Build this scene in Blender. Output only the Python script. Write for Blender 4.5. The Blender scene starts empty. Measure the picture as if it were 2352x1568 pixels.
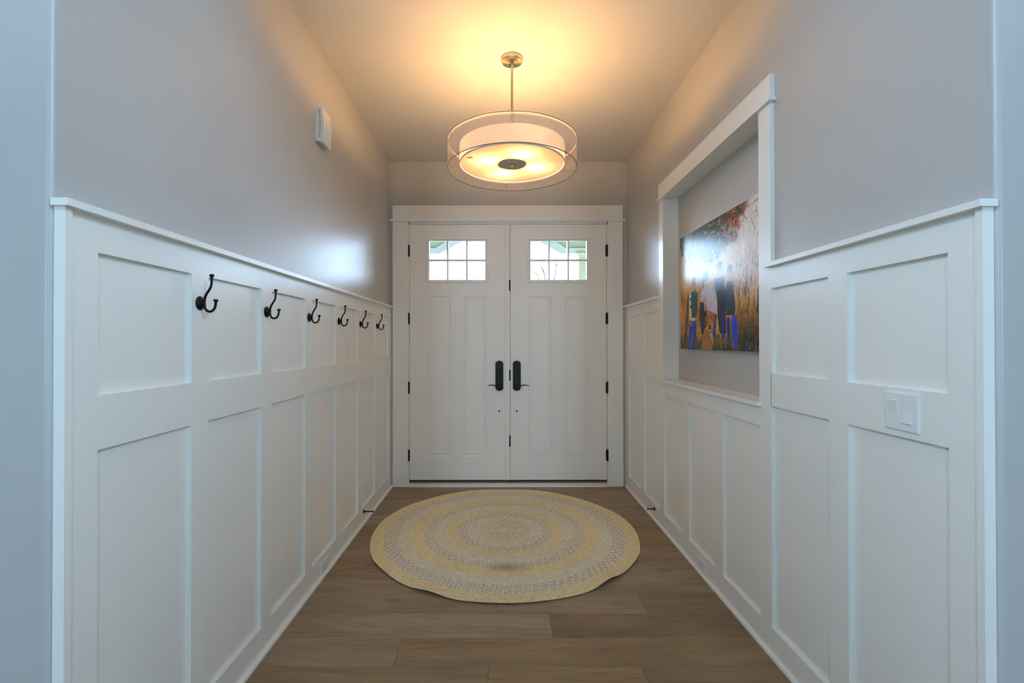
import bpy, bmesh, math, random
import numpy as np
from mathutils import Matrix, Vector
random.seed(7)
rng = np.random.default_rng(7)
SC = bpy.context.scene
COL = SC.collection
PI = math.pi

# ------------------------------------------------------------------ camera
cam_d = bpy.data.cameras.new('camera')
cam_d.sensor_width = 36.0
cam_d.lens = 1065.0 / 2352.0 * 36.0
cam_d.shift_x = 0.00965
cam_d.shift_y = -0.00173
cam_d.clip_start = 0.05
cam = bpy.data.objects.new('camera', cam_d)
COL.objects.link(cam)
cam.location = (0, 0, 1.36)
_p, _r = 0.0058, 0.0011
_R = Matrix.Rotation(_p, 3, 'X') @ Matrix.Rotation(_r, 3, 'Y') @ Matrix.Rotation(PI / 2, 3, 'X')
cam.rotation_euler = _R.to_euler()
SC.camera = cam

# ------------------------------------------------------------------ sky, window light, exposure
world = bpy.data.worlds.new('sky')
SC.world = world
world.use_nodes = True
bg = world.node_tree.nodes['Background']
bg.inputs['Color'].default_value = (0.51, 0.725, 1.0, 1)
bg.inputs['Strength'].default_value = 22.0

def portal(name, loc, rot, sx, sy):
    l = bpy.data.lights.new(name, 'AREA')
    l.shape = 'RECTANGLE'
    l.size, l.size_y = sx, sy
    l.cycles.is_portal = True
    o = bpy.data.objects.new(name, l)
    o.location = loc
    o.rotation_euler = rot
    COL.objects.link(o)

BULB = 380.0
SC.view_settings.view_transform = 'Standard'
SC.view_settings.look = 'None'
SC.view_settings.gamma = 1.0
SC.view_settings.use_curve_mapping = False
SC.view_settings.exposure = 0.30
SC.cycles.diffuse_bounces = 6
SC.cycles.transparent_max_bounces = 16
SC.cycles.sample_clamp_indirect = 6.0
SC.cycles.caustics_reflective = False
SC.cycles.caustics_refractive = False

# ------------------------------------------------------------------ materials
def new_mat(name, color, rough=0.5, metal=0.0, spec=0.5):
    m = bpy.data.materials.new(name)
    m.use_nodes = True
    b = m.node_tree.nodes['Principled BSDF']
    b.inputs['Base Color'].default_value = (*color, 1)
    b.inputs['Roughness'].default_value = rough
    b.inputs['Metallic'].default_value = metal
    b.inputs['Specular IOR Level'].default_value = spec
    return m

def N(m, typ, **kw):
    n = m.node_tree.nodes.new(typ)
    for k, v in kw.items():
        setattr(n, k, v)
    return n

def LK(m, a, b):
    m.node_tree.links.new(a, b)

def bsdf(m):
    return m.node_tree.nodes['Principled BSDF']

def coords(m, scale=(1, 1, 1), kind='Object'):
    tc = N(m, 'ShaderNodeTexCoord')
    mp = N(m, 'ShaderNodeMapping')
    mp.inputs['Scale'].default_value = scale
    LK(m, tc.outputs[kind], mp.inputs['Vector'])
    return mp

def noise(m, vec, scale, detail=3, rough=0.5, dist=0.0):
    n = N(m, 'ShaderNodeTexNoise')
    n.inputs['Scale'].default_value = scale
    n.inputs['Detail'].default_value = detail
    n.inputs['Roughness'].default_value = rough
    n.inputs['Distortion'].default_value = dist
    LK(m, vec.outputs[0], n.inputs['Vector'])
    return n

def ramp(m, fac, stops):
    r = N(m, 'ShaderNodeValToRGB')
    e = r.color_ramp.elements
    while len(e) < len(stops):
        e.new(0.5)
    for el, (pos, c) in zip(e, stops):
        el.position = pos
        el.color = (*c, 1) if len(c) == 3 else c
    LK(m, fac, r.inputs['Fac'])
    return r

def bump(m, height, strength, dist, normal_to=None):
    b = N(m, 'ShaderNodeBump')
    b.inputs['Strength'].default_value = strength
    b.inputs['Distance'].default_value = dist
    LK(m, height, b.inputs['Height'])
    LK(m, b.outputs['Normal'], (normal_to or bsdf(m)).inputs['Normal'])
    return b

def painted(name, color, rough, nscale, strength, var=0.03, spec=0.5):
    m = new_mat(name, color, rough, 0, spec)
    v = coords(m)
    n = noise(m, v, nscale, 4)
    bump(m, n.outputs['Fac'], strength, 0.002)
    n2 = noise(m, v, 2.0, 2)
    lo = tuple(c * (1 - var) for c in color)
    hi = tuple(min(1, c * (1 + var)) for c in color)
    r = ramp(m, n2.outputs['Fac'], [(0.3, lo), (0.7, hi)])
    LK(m, r.outputs['Color'], bsdf(m).inputs['Base Color'])
    return m

M = {}
M['wall'] = painted('greige wall paint', (0.49, 0.475, 0.450), 0.33, 260, 0.10, 0.03, 0.38)
M['white'] = painted('white trim paint', (0.88, 0.868, 0.81), 0.27, 90, 0.02, 0.015)
M['door'] = painted('white door paint', (0.88, 0.87, 0.81), 0.38, 70, 0.03, 0.015)
M['plastic'] = painted('white plastic', (0.82, 0.82, 0.80), 0.35, 400, 0.02, 0.01)
M['black'] = painted('oil rubbed bronze', (0.006, 0.0055, 0.005), 0.42, 120, 0.05, 0.1, 0.3)
M['rubber'] = painted('dark rubber', (0.03, 0.028, 0.025), 0.7, 200, 0.05)
M['oak'] = painted('oak sill', (0.30, 0.16, 0.07), 0.45, 60, 0.1, 0.15)
M['hoop'] = new_mat('dark steel hoop', (0.22, 0.21, 0.21), 0.4, 1.0)
M['peep'] = new_mat('peephole lens', (0.9, 0.9, 0.9), 0.08, 0.0)  # white base colour stands in for daylight coming through the lens

# ceiling: knock-down texture
m = new_mat('textured ceiling', (0.62, 0.615, 0.61), 0.85)
v = coords(m)
n = noise(m, v, 75, 4, 0.55, 0.3)
r = ramp(m, n.outputs['Fac'], [(0.46, (0, 0, 0)), (0.56, (1, 1, 1))])
bump(m, r.outputs['Color'], 0.16, 0.003)
M['ceiling'] = m

# brushed metal
m = new_mat('brushed brass nickel', (0.72, 0.53, 0.31), 0.28, 1.0)
v = coords(m, (1, 1, 300))
n = noise(m, v, 3, 2)
r = ramp(m, n.outputs['Fac'], [(0.3, (0.22,) * 3), (0.7, (0.36,) * 3)])
LK(m, r.outputs['Color'], bsdf(m).inputs['Roughness'])
M['metal'] = m
m = new_mat('spun nickel', (0.56, 0.46, 0.30), 0.3, 1.0)
bsdf(m).inputs['Anisotropic'].default_value = 0.8
tg = N(m, 'ShaderNodeTangent', direction_type='RADIAL', axis='Z')
LK(m, tg.outputs[0], bsdf(m).inputs['Tangent'])
M['spun'] = m

# glass pane: clear with a thin reflection
m = bpy.data.materials.new('clear pane')
m.use_nodes = True
nt = m.node_tree
nt.nodes.remove(nt.nodes['Principled BSDF'])
out = nt.nodes['Material Output']
tr = N(m, 'ShaderNodeBsdfTransparent')
tr.inputs['Color'].default_value = (0.96, 0.98, 0.97, 1)
gl = N(m, 'ShaderNodeBsdfGlossy')
gl.inputs['Roughness'].default_value = 0.02
fr = N(m, 'ShaderNodeFresnel')
fr.inputs['IOR'].default_value = 1.35
mx = N(m, 'ShaderNodeMixShader')
LK(m, fr.outputs[0], mx.inputs[0])
LK(m, tr.outputs[0], mx.inputs[1])
LK(m, gl.outputs[0], mx.inputs[2])
LK(m, mx.outputs[0], out.inputs['Surface'])
M['glass'] = m

def cloth(name, color, transparent, translucent):
    """woven shade: part see-through, part diffusing"""
    m = bpy.data.materials.new(name)
    m.use_nodes = True
    nt = m.node_tree
    nt.nodes.remove(nt.nodes['Principled BSDF'])
    out = nt.nodes['Material Output']
    tc = coords(m, (1, 1, 1))
    w = noise(m, tc, 500, 2)
    d = N(m, 'ShaderNodeBsdfDiffuse')
    t = N(m, 'ShaderNodeBsdfTranslucent')
    rr = ramp(m, w.outputs['Fac'], [(0.3, tuple(c * 0.95 for c in color)), (0.7, color)])
    LK(m, rr.outputs[0], d.inputs['Color'])
    LK(m, rr.outputs[0], t.inputs['Color'])
    a = N(m, 'ShaderNodeMixShader')
    a.inputs[0].default_value = translucent
    LK(m, d.outputs[0], a.inputs[1])
    LK(m, t.outputs[0], a.inputs[2])
    p = N(m, 'ShaderNodeBsdfTransparent')
    p.inputs['Color'].default_value = (1.0, 0.97, 0.95, 1)
    b = N(m, 'ShaderNodeMixShader')
    b.inputs[0].default_value = transparent
    LK(m, a.outputs[0], b.inputs[1])
    LK(m, p.outputs[0], b.inputs[2])
    LK(m, b.outputs[0], out.inputs['Surface'])
    return m

M['sheer'] = cloth('sheer organza', (0.82, 0.70, 0.64), 0.46, 0.5)
M['linen'] = cloth('white linen shade', (0.78, 0.77, 0.78), 0.0, 0.135)
M['frosted'] = cloth('frosted diffuser', (0.86, 0.76, 0.62), 0.0, 0.17)
m = bpy.data.materials.new('warm bulb')
m.use_nodes = True
nt = m.node_tree
nt.nodes.remove(nt.nodes['Principled BSDF'])
em = N(m, 'ShaderNodeEmission')
em.inputs['Color'].default_value = (1.0, 0.56, 0.215, 1)
em.inputs['Strength'].default_value = BULB
LK(m, em.outputs[0], nt.nodes['Material Output'].inputs['Surface'])
M['bulb'] = m

# oak plank
m = new_mat('wire brushed oak', (0.3, 0.22, 0.15), 0.45)
oi = N(m, 'ShaderNodeObjectInfo')
tc = N(m, 'ShaderNodeTexCoord')
off = N(m, 'ShaderNodeVectorMath', operation='SCALE')
cmb = N(m, 'ShaderNodeCombineXYZ')
mul = N(m, 'ShaderNodeMath', operation='MULTIPLY')
mul.inputs[1].default_value = 37.0
LK(m, oi.outputs['Random'], mul.inputs[0])
LK(m, mul.outputs[0], cmb.inputs[0])
LK(m, mul.outputs[0], cmb.inputs[1])
LK(m, mul.outputs[0], cmb.inputs[2])
add = N(m, 'ShaderNodeVectorMath', operation='ADD')
LK(m, tc.outputs['Object'], add.inputs[0])
LK(m, cmb.outputs[0], add.inputs[1])
mp = N(m, 'ShaderNodeMapping')
mp.inputs['Scale'].default_value = (1.6, 22, 1)
LK(m, add.outputs[0], mp.inputs['Vector'])
g1 = noise(m, mp, 3.2, 8, 0.62, 0.6)
mp2 = N(m, 'ShaderNodeMapping')
mp2.inputs['Scale'].default_value = (4, 160, 1)
LK(m, add.outputs[0], mp2.inputs['Vector'])
g2 = noise(m, mp2, 2.5, 4, 0.6)
mp3 = N(m, 'ShaderNodeMapping')
mp3.inputs['Scale'].default_value = (1.0, 5.5, 1)
LK(m, add.outputs[0], mp3.inputs['Vector'])
g3 = noise(m, mp3, 1.7, 4, 0.55, 0.5)
# cathedral grain
wv = N(m, 'ShaderNodeTexWave', wave_type='BANDS', bands_direction='Y')
mp4 = N(m, 'ShaderNodeMapping')
mp4.inputs['Scale'].default_value = (0.9, 6.0, 1)
LK(m, add.outputs[0], mp4.inputs['Vector'])
LK(m, mp4.outputs[0], wv.inputs['Vector'])
wv.inputs['Scale'].default_value = 5.0
wv.inputs['Distortion'].default_value = 9.0
wv.inputs['Detail'].default_value = 2.0
wv.inputs['Detail Scale'].default_value = 0.6
# knots
vo = N(m, 'ShaderNodeTexVoronoi')
mp5 = N(m, 'ShaderNodeMapping')
mp5.inputs['Scale'].default_value = (1.5, 4.6, 1)
LK(m, add.outputs[0], mp5.inputs['Vector'])
LK(m, mp5.outputs[0], vo.inputs['Vector'])
vo.inputs['Scale'].default_value = 1.5
kn = ramp(m, vo.outputs['Distance'], [(0.0, (0.30, 0.27, 0.26)), (0.06, (0.62, 0.6, 0.58)), (0.16, (1, 1, 1))])
c1 = ramp(m, g1.outputs['Fac'], [(0.25, (0.74, 0.72, 0.70)), (0.5, (0.99, 0.98, 0.97)), (0.75, (1.15, 1.14, 1.13))])
c2 = ramp(m, g2.outputs['Fac'], [(0.35, (0.90,) * 3), (0.6, (1.05,) * 3)])
c3 = ramp(m, g3.outputs['Fac'], [(0.28, (0.74, 0.72, 0.72)), (0.62, (1.08, 1.08, 1.06))])
c4 = ramp(m, wv.outputs['Color'], [(0.0, (0.90,) * 3), (0.6, (1.0,) * 3), (1.0, (1.12,) * 3)])
cur = oi.outputs['Color']
for c in (c1, c2, c3, c4, kn):
    mixn = N(m, 'ShaderNodeMix', data_type='RGBA', blend_type='MULTIPLY')
    mixn.inputs[0].default_value = 1.0
    LK(m, cur, mixn.inputs[6])
    LK(m, c.outputs[0], mixn.inputs[7])
    cur = mixn.outputs[2]
LK(m, cur, bsdf(m).inputs['Base Color'])
bump(m, g2.outputs['Fac'], 0.12, 0.001)
M['plank'] = m

# rug yarn: colour by vertex attribute, fine fibre bump
m = new_mat('braided yarn', (0.6, 0.55, 0.4), 0.95, 0, 0.1)
at = N(m, 'ShaderNodeVertexColor', layer_name='Col')
v = coords(m)
n = noise(m, v, 420, 3)
rr = ramp(m, n.outputs['Fac'], [(0.3, (0.94, 0.93, 0.93)), (0.7, (1.20, 1.19, 1.18))])
mixn = N(m, 'ShaderNodeMix', data_type='RGBA', blend_type='MULTIPLY')
mixn.inputs[0].default_value = 1.0
LK(m, at.outputs['Color'], mixn.inputs[6])
LK(m, rr.outputs[0], mixn.inputs[7])
# soft coffee-coloured oval, darkest at its middle, on the near half
ds = N(m, 'ShaderNodeVectorMath', operation='DISTANCE')
tc = N(m, 'ShaderNodeTexCoord')
sc_ = N(m, 'ShaderNodeMapping')
sc_.inputs['Scale'].default_value = (0.45, 1, 0)
LK(m, tc.outputs['Object'], sc_.inputs['Vector'])
LK(m, sc_.outputs[0], ds.inputs[0])
ds.inputs[1].default_value = (0.016 * 0.45, -0.555, 0)
st = ramp(m, ds.outputs['Value'], [(0.0, (0.62, 0.58, 0.52)), (0.075, (1, 1, 1))])
mix2 = N(m, 'ShaderNodeMix', data_type='RGBA', blend_type='MULTIPLY')
mix2.inputs[0].default_value = 1.0
LK(m, mixn.outputs[2], mix2.inputs[6])
LK(m, st.outputs[0], mix2.inputs[7])
LK(m, mix2.outputs[2], bsdf(m).inputs['Base Color'])
bump(m, n.outputs['Fac'], 0.4, 0.002)
M['yarn'] = m
M['rugback'] = painted('rug backing', (0.42, 0.36, 0.22), 0.95, 300, 0.2)

# printed canvas
m = new_mat('printed canvas', (0.5, 0.5, 0.5), 0.24, 0, 0.27)
at = N(m, 'ShaderNodeVertexColor', layer_name='Col')
LK(m, at.outputs['Color'], bsdf(m).inputs['Base Color'])
v = coords(m)
n = noise(m, v, 700, 2)
bump(m, n.outputs['Fac'], 0.02, 0.001)
M['print'] = m
M['canvas_side'] = painted('canvas edge', (0.32, 0.30, 0.27), 0.6, 400, 0.1, 0.15)

# outdoors
M['siding'] = painted('pale green siding', (0.72, 0.70, 0.46), 0.7, 40, 0.05)
M['fascia'] = painted('white porch trim', (0.92, 0.92, 0.90), 0.6, 40, 0.03, 0.01)
M['concrete'] = painted('porch concrete', (0.30, 0.29, 0.27), 0.9, 60, 0.3, 0.1)
M['muted'] = painted('muted bounce tone', (0.36, 0.34, 0.30), 0.7, 40, 0.2, 0.1)  # tone chosen to limit light bounced around inside the porch
M['lawn'] = painted('winter lawn', (0.07, 0.075, 0.035), 0.95, 30, 0.5, 0.3)
M['bark'] = painted('dark bark', (0.035, 0.03, 0.028), 0.9, 60, 0.4, 0.2)

# ------------------------------------------------------------------ helpers
def finish(name, bm, mat, parent=None, smooth=False, loc=None, bevel=0.0):
    if bevel > 0:
        es = [e for e in bm.edges if len(e.link_faces) == 2 and e.calc_face_angle(0) > 0.5]
        bmesh.ops.bevel(bm, geom=es, offset=bevel, segments=2, affect='EDGES', profile=0.6, clamp_overlap=True)
    bmesh.ops.recalc_face_normals(bm, faces=bm.faces[:])
    me = bpy.data.meshes.new(name)
    bm.to_mesh(me)
    bm.free()
    if smooth:
        for f in me.polygons:
            f.use_smooth = True
        try:
            me.set_sharp_from_angle(angle=math.radians(40))
        except Exception:
            pass
    me.materials.append(M[mat] if isinstance(mat, str) else mat)
    o = bpy.data.objects.new(name, me)
    COL.objects.link(o)
    if loc is not None:
        o.location = loc
    if parent is not None:
        o.parent = parent
    return o

def abox(bm, x0, x1, y0, y1, z0, z1):
    vs = [bm.verts.new(p) for p in ((x0, y0, z0), (x1, y0, z0), (x1, y1, z0), (x0, y1, z0),
                                    (x0, y0, z1), (x1, y0, z1), (x1, y1, z1), (x0, y1, z1))]
    for f in ((0, 3, 2, 1), (4, 5, 6, 7), (0, 1, 5, 4), (1, 2, 6, 5), (2, 3, 7, 6), (3, 0, 4, 7)):
        bm.faces.new([vs[i] for i in f])

def box(name, x0, x1, y0, y1, z0, z1, mat, parent=None, bevel=0.0, org=(0, 0, 0)):
    bm = bmesh.new()
    abox(bm, x0 - org[0], x1 - org[0], y0 - org[1], y1 - org[1], z0 - org[2], z1 - org[2])
    return finish(name, bm, mat, parent, bevel=bevel, smooth=bevel > 0)

def prism(bm, pts, d0, d1, axis='z'):
    """extrude polygon pts (2-D) between d0 and d1 along axis"""
    def P(a, b, d):
        return {'z': (a, b, d), 'y': (a, d, b), 'x': (d, a, b)}[axis]
    lo = [bm.verts.new(P(a, b, d0)) for a, b in pts]
    hi = [bm.verts.new(P(a, b, d1)) for a, b in pts]
    n = len(pts)
    bm.faces.new(lo[::-1])
    bm.faces.new(hi)
    for i in range(n):
        j = (i + 1) % n
        bm.faces.new((lo[i], lo[j], hi[j], hi[i]))

def tube(bm, pts, rad, seg=12, cap=True):
    """round bar along pts, rad a number or a list"""
    pts = [Vector(p) for p in pts]
    if not hasattr(rad, '__len__'):
        rad = [rad] * len(pts)
    rings = []
    ref = None
    for i, p in enumerate(pts):
        t = (pts[min(i + 1, len(pts) - 1)] - pts[max(i - 1, 0)]).normalized()
        if ref is None:
            ref = t.orthogonal().normalized()
        a = (ref - t * ref.dot(t)).normalized()
        ref = a
        b = t.cross(a)
        rings.append([bm.verts.new(p + (a * math.cos(2 * PI * k / seg) + b * math.sin(2 * PI * k / seg)) * rad[i])
                      for k in range(seg)])
    for r0, r1 in zip(rings, rings[1:]):
        for k in range(seg):
            bm.faces.new((r0[k], r0[(k + 1) % seg], r1[(k + 1) % seg], r1[k]))
    if cap:
        bm.faces.new(rings[0][::-1])
        bm.faces.new(rings[-1])

def lathe(bm, prof, seg=32, origin=(0, 0, 0), axis='z', closed=True):
    """revolve (radius, height) profile about an axis through origin"""
    O = Vector(origin)
    def P(r, h, a):
        c, s = r * math.cos(a), r * math.sin(a)
        return O + Vector({'z': (c, s, h), 'x': (h, c, s), 'y': (c, h, s)}[axis])
    rings = []
    for r, h in prof:
        if r < 1e-6:
            rings.append([bm.verts.new(P(0, h, 0))])
        else:
            rings.append([bm.verts.new(P(r, h, 2 * PI * k / seg)) for k in range(seg)])
    for r0, r1 in zip(rings, rings[1:]):
        for k in range(seg):
            j = (k + 1) % seg
            if len(r0) == 1 and len(r1) == 1:
                continue
            if len(r0) == 1:
                bm.faces.new((r0[0], r1[j], r1[k]))
            elif len(r1) == 1:
                bm.faces.new((r0[k], r0[j], r1[0]))
            else:
                bm.faces.new((r0[k], r0[j], r1[j], r1[k]))
    if closed:
        for rg, fl in ((rings[0], True), (rings[-1], False)):
            if len(rg) > 2:
                bm.faces.new(rg[::-1] if fl else rg)

def spline(pts, n=6):
    """Catmull-Rom through pts"""
    P = [Vector(p) for p in pts]
    P = [P[0] * 2 - P[1]] + P + [P[-1] * 2 - P[-2]]
    out = []
    for i in range(1, len(P) - 2):
        for k in range(n):
            t = k / n
            a, b, c, d = P[i - 1], P[i], P[i + 1], P[i + 2]
            out.append(0.5 * ((2 * b) + (c - a) * t + (2 * a - 5 * b + 4 * c - d) * t * t + (3 * b - a - 3 * c + d) * t ** 3))
    out.append(P[-2])
    return out

def empty(name, loc=(0, 0, 0), rz=0.0):
    o = bpy.data.objects.new(name, None)
    COL.objects.link(o)
    o.location = loc
    o.rotation_euler = (0, 0, rz)
    o.empty_display_size = 0.05
    return o

def thing(o, label, cat, group=None):
    o['label'] = label
    o['category'] = cat
    if group:
        o['group'] = group
    return o

def struct(o, label=None, cat=None):
    o['kind'] = 'structure'
    if label:
        o['label'] = label
    if cat:
        o['category'] = cat
    return o

def copy_tree(o, parent=None):
    c = o.copy()
    COL.objects.link(c)
    c.parent = parent
    for ch in list(o.children):
        copy_tree(ch, c)
    return c

# ------------------------------------------------------------------ measured layout (metres; camera foot at 0,0)
WL, WR = -1.0645, 1.1858          # drywall of the hall
FL, FR = -1.0475, 1.1688          # wainscot frame faces
NEAR_L, NEAR_R = 1.092, 1.108     # where the hall opens to the living room
D = 4.394                         # end wall and door face
CEIL = 3.073
LX, LY = 3.3, -3.4                # living room half width, rear wall
TALL = 5.6                        # two-storey living room ceiling

# ------------------------------------------------------------------ floor and planks
floor = struct(box('floor', -LX, LX, LY, D + 0.12, -0.12, -0.018, 'concrete'), 'wire-brushed greige oak plank floor of the hall', 'floor')
ROW0, ROW = 1.957, 0.1893
tones = [(0.310, 0.245, 0.185), (0.285, 0.215, 0.145), (0.265, 0.200, 0.140), (0.300, 0.230, 0.165), (0.250, 0.185, 0.125)]
greyish, brown, light = (0.300, 0.243, 0.190), (0.262, 0.192, 0.122), (0.290, 0.212, 0.132)
fixed = {0: [(-9, -0.4617, greyish), (-0.4617, 9, brown)],
         1: [(-9, 0.2345, (0.325, 0.262, 0.205)), (0.2345, 9, brown)],
         2: [(-9, 0.7305, (0.295, 0.236, 0.183)), (0.7305, 9, (0.248, 0.182, 0.122))],
         3: [(-9, 9, (0.300, 0.240, 0.180))],
         4: [(-9, 0.15, (0.262, 0.196, 0.128)), (0.15, 9, (0.29, 0.23, 0.17))],
         -1: [(-9, -0.0587, (0.272, 0.205, 0.137)), (-0.0587, 0.5828, light), (0.5828, 9, (0.255, 0.185, 0.12))]}
for k in range(-11, 13):
    y0 = ROW0 + k * ROW
    y1 = min(y0 + ROW, D - 0.02)
    if y1 - y0 < 0.02:
        continue
    xa, xb = (-1.05, 1.175) if y0 > 1.05 else (-2.4, 2.4)
    if k in fixed:
        segs = [(max(xa, a), min(xb, b), c) for a, b, c in fixed[k]]
    else:
        segs = []
        x = xa - random.uniform(0, 1.6)
        while x < xb:
            w = random.choice((1.2, 1.5, 1.9, 2.1))
            a, b = max(xa, x), min(xb, x + w)
            if b - a > 0.05:
                segs.append((a, b, random.choice(tones)))
            x += w
    for a, b, c in segs:
        cx, cy = (a + b) / 2, (y0 + y1) / 2
        bm = bmesh.new()
        abox(bm, a - cx + 0.0003, b - cx - 0.0003, y0 - cy + 0.0003, y1 - cy - 0.0003, -0.018, 0)
        es = [e for e in bm.edges if all(vv.co.z > -0.001 for vv in e.verts)]
        bmesh.ops.bevel(bm, geom=es, offset=0.0012, segments=1, affect='EDGES')
        p = finish('plank', bm, 'plank', floor, loc=(cx, cy, 0))
        j = random.uniform(0.93, 1.07)
        p.color = (c[0] * j * 1.10, c[1] * j * 1.0, c[2] * j * 0.84, 1)
# remaining living-room floor beyond the planks, as one board bed
for (a, b) in ((-LX, -2.4), (2.4, LX)):
    p = box('plank', a, b, -0.1254, 1.2, -0.018, 0, 'plank', floor)
    p.color = (0.28, 0.215, 0.15, 1)
p = box('plank', -LX, LX, LY, -0.1254, -0.018, 0, 'plank', floor)
p.color = (0.28, 0.215, 0.15, 1)

# ------------------------------------------------------------------ ceiling and walls
struct(box('ceiling', WL - 0.1, WR + 0.1, 1.16, D + 0.3, CEIL, CEIL + 0.15, 'ceiling'), 'white knock-down textured ceiling above the hall', 'ceiling')
struct(box('ceiling_living', -LX - 0.14, LX + 0.14, LY - 0.14, 1.3, TALL, TALL + 0.15, 'ceiling'), 'high living room ceiling behind the camera', 'ceiling')
struct(box('wall_header', WL - 0.05, WR + 0.05, 1.11, 1.23, CEIL, TALL, 'wall'), 'wall above the hall opening, out of frame', 'wall')

def hall_wall(name, side, wx, near):
    """living-room face, rounded corner and hall face in one plan outline"""
    s = side
    r = 0.016
    pts = [(s * LX, near), (wx + s * r, near)]
    for i in range(1, 7):
        a = i / 6 * PI / 2
        pts.append((wx + s * r - s * r * math.sin(a), near + r - r * math.cos(a)))
    return pts

bm = bmesh.new()
pl = hall_wall('wall_left', -1, WL, NEAR_L)
prism(bm, pl + [(WL, D + 0.13), (WL - 0.13, D + 0.13), (WL - 0.13, NEAR_L + 0.13), (-LX, NEAR_L + 0.13)], 0, CEIL)
abox(bm, -LX, WL - 0.03, NEAR_L, NEAR_L + 0.13, CEIL, TALL)
wl = struct(finish('wall_left', bm, 'wall', smooth=True), 'greige painted wall on the left of the hall', 'wall')

NY0, NY1, NZ0, NZ1, NX = 2.100, 3.374, 1.090, 2.415, 1.2847   # picture niche
bm = bmesh.new()
pr = hall_wall('wall_right', 1, WR, NEAR_R)
prism(bm, pr + [(WR, NY0), (NX + 0.05, NY0), (NX + 0.05, NEAR_R + 0.13), (LX, NEAR_R + 0.13)], 0, CEIL)
abox(bm, WR + 0.03, LX, NEAR_R, NEAR_R + 0.13, CEIL, TALL)
abox(bm, WR, NX + 0.05, NY1, D + 0.13, 0, CEIL)
abox(bm, WR, NX + 0.05, NY0, NY1, 0, NZ0 - 0.02)
abox(bm, WR, NX + 0.05, NY0, NY1, NZ1, CEIL)
abox(bm, NX, NX + 0.05, NY0, NY1, NZ0 - 0.02, NZ1)
wr = struct(finish('wall_right', bm, 'wall', smooth=True), 'greige painted wall on the right with a picture niche', 'wall')

DX0, DX1, DZ = -0.905, 1.019, 2.506    # rough opening of the double door
bm = bmesh.new()
abox(bm, WL, DX0, D, D + 0.13, 0, CEIL)
abox(bm, DX1, WR, D, D + 0.13, 0, CEIL)
abox(bm, DX0, DX1, D, D + 0.13, DZ, CEIL)
struct(finish('wall_far', bm, 'wall'), 'greige wall around and above the double door', 'wall')

# living room behind the camera: side walls, rear wall with two tall windows
WIN = [(-2.15, -1.45), (1.55, 2.25)]
SWIN = (-2.9, -0.55)          # side windows, along y
WZ0, WZ1 = 0.90, 2.60          # rear windows
SZ0, SZ1 = 3.3, 5.0          # high side windows
for s_, nm, lb in ((-1, 'wall_living_left', 'living room side wall with a window, left of the camera'), (1, 'wall_living_right', 'living room side wall with a window, right of the camera')):
    bm = bmesh.new()
    xa, xb = sorted((s_ * LX, s_ * (LX + 0.14)))
    abox(bm, xa, xb, LY, SWIN[0], 0, TALL)
    abox(bm, xa, xb, SWIN[1], 1.3, 0, TALL)
    abox(bm, xa, xb, SWIN[0], SWIN[1], 0, SZ0)
    abox(bm, xa, xb, SWIN[0], SWIN[1], SZ1, TALL)
    struct(finish(nm, bm, 'wall'), lb, 'wall')
    bm = bmesh.new()
    x0, x1 = sorted((s_ * (LX + 0.04), s_ * (LX + 0.10)))
    ym = (SWIN[0] + SWIN[1]) / 2
    for p, q, r_, t_ in ((SWIN[0], SWIN[0] + 0.05, SZ0, SZ1), (SWIN[1] - 0.05, SWIN[1], SZ0, SZ1), (SWIN[0], SWIN[1], SZ0, SZ0 + 0.05),
                         (SWIN[0], SWIN[1], SZ1 - 0.05, SZ1), (ym - 0.025, ym + 0.025, SZ0, SZ1)):
        abox(bm, x0, x1, p, q, r_, t_)
    w = struct(finish('window_3' if s_ < 0 else 'window_4', bm, 'white'), 'white framed living room side window', 'window')
    for p, q in ((SWIN[0] + 0.05, ym - 0.025), (ym + 0.025, SWIN[1] - 0.05)):
        box('pane', s_ * (LX + 0.07) - 0.002, s_ * (LX + 0.07) + 0.002, p, q, SZ0 + 0.05, SZ1 - 0.05, 'glass', w)
    portal('window_portal', (s_ * (LX + 0.15), ym, (SZ0 + SZ1) / 2), (0, s_ * PI / 2, 0), SZ1 - SZ0, SWIN[1] - SWIN[0])
bm = bmesh.new()
xs = [-LX - 0.12] + [v for w in WIN for v in w] + [LX + 0.12]
for a, b in ((xs[0], xs[1]), (xs[2], xs[3]), (xs[4], xs[5])):
    abox(bm, a, b, LY - 0.14, LY, 0, TALL)
for a, b in WIN:
    abox(bm, a, b, LY - 0.14, LY, 0, WZ0)
    abox(bm, a, b, LY - 0.14, LY, WZ1, TALL)
struct(finish('wall_rear', bm, 'wall'), 'living room rear wall with two windows', 'wall')
for i, (a, b) in enumerate(WIN):
    bm = bmesh.new()
    y0, y1 = LY - 0.10, LY - 0.04
    for (p, q, r_, s_) in ((a, a + 0.05, WZ0, WZ1), (b - 0.05, b, WZ0, WZ1), (a, b, WZ0, WZ0 + 0.05), (a, b, WZ1 - 0.05, WZ1),
                           ((a + b) / 2 - 0.025, (a + b) / 2 + 0.025, WZ0, WZ1)):
        abox(bm, p, q, y0, y1, r_, s_)
    w = struct(finish('window_%d' % (i + 1), bm, 'white'), 'white framed living room window behind the camera', 'window')
    mid = (a + b) / 2
    for p, q in ((a + 0.05, mid - 0.025), (mid + 0.025, b - 0.05)):
        box('pane', p, q, LY - 0.072, LY - 0.068, WZ0 + 0.05, WZ1 - 0.05, 'glass', w)
    portal('window_portal', ((a + b) / 2, LY - 0.15, (WZ0 + WZ1) / 2), (PI / 2, 0, 0), b - a, WZ1 - WZ0)
portal('door_portal', (0.057, D + 0.2, 2.14), (-PI / 2, 0, 0), 1.7, 0.5)

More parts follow.
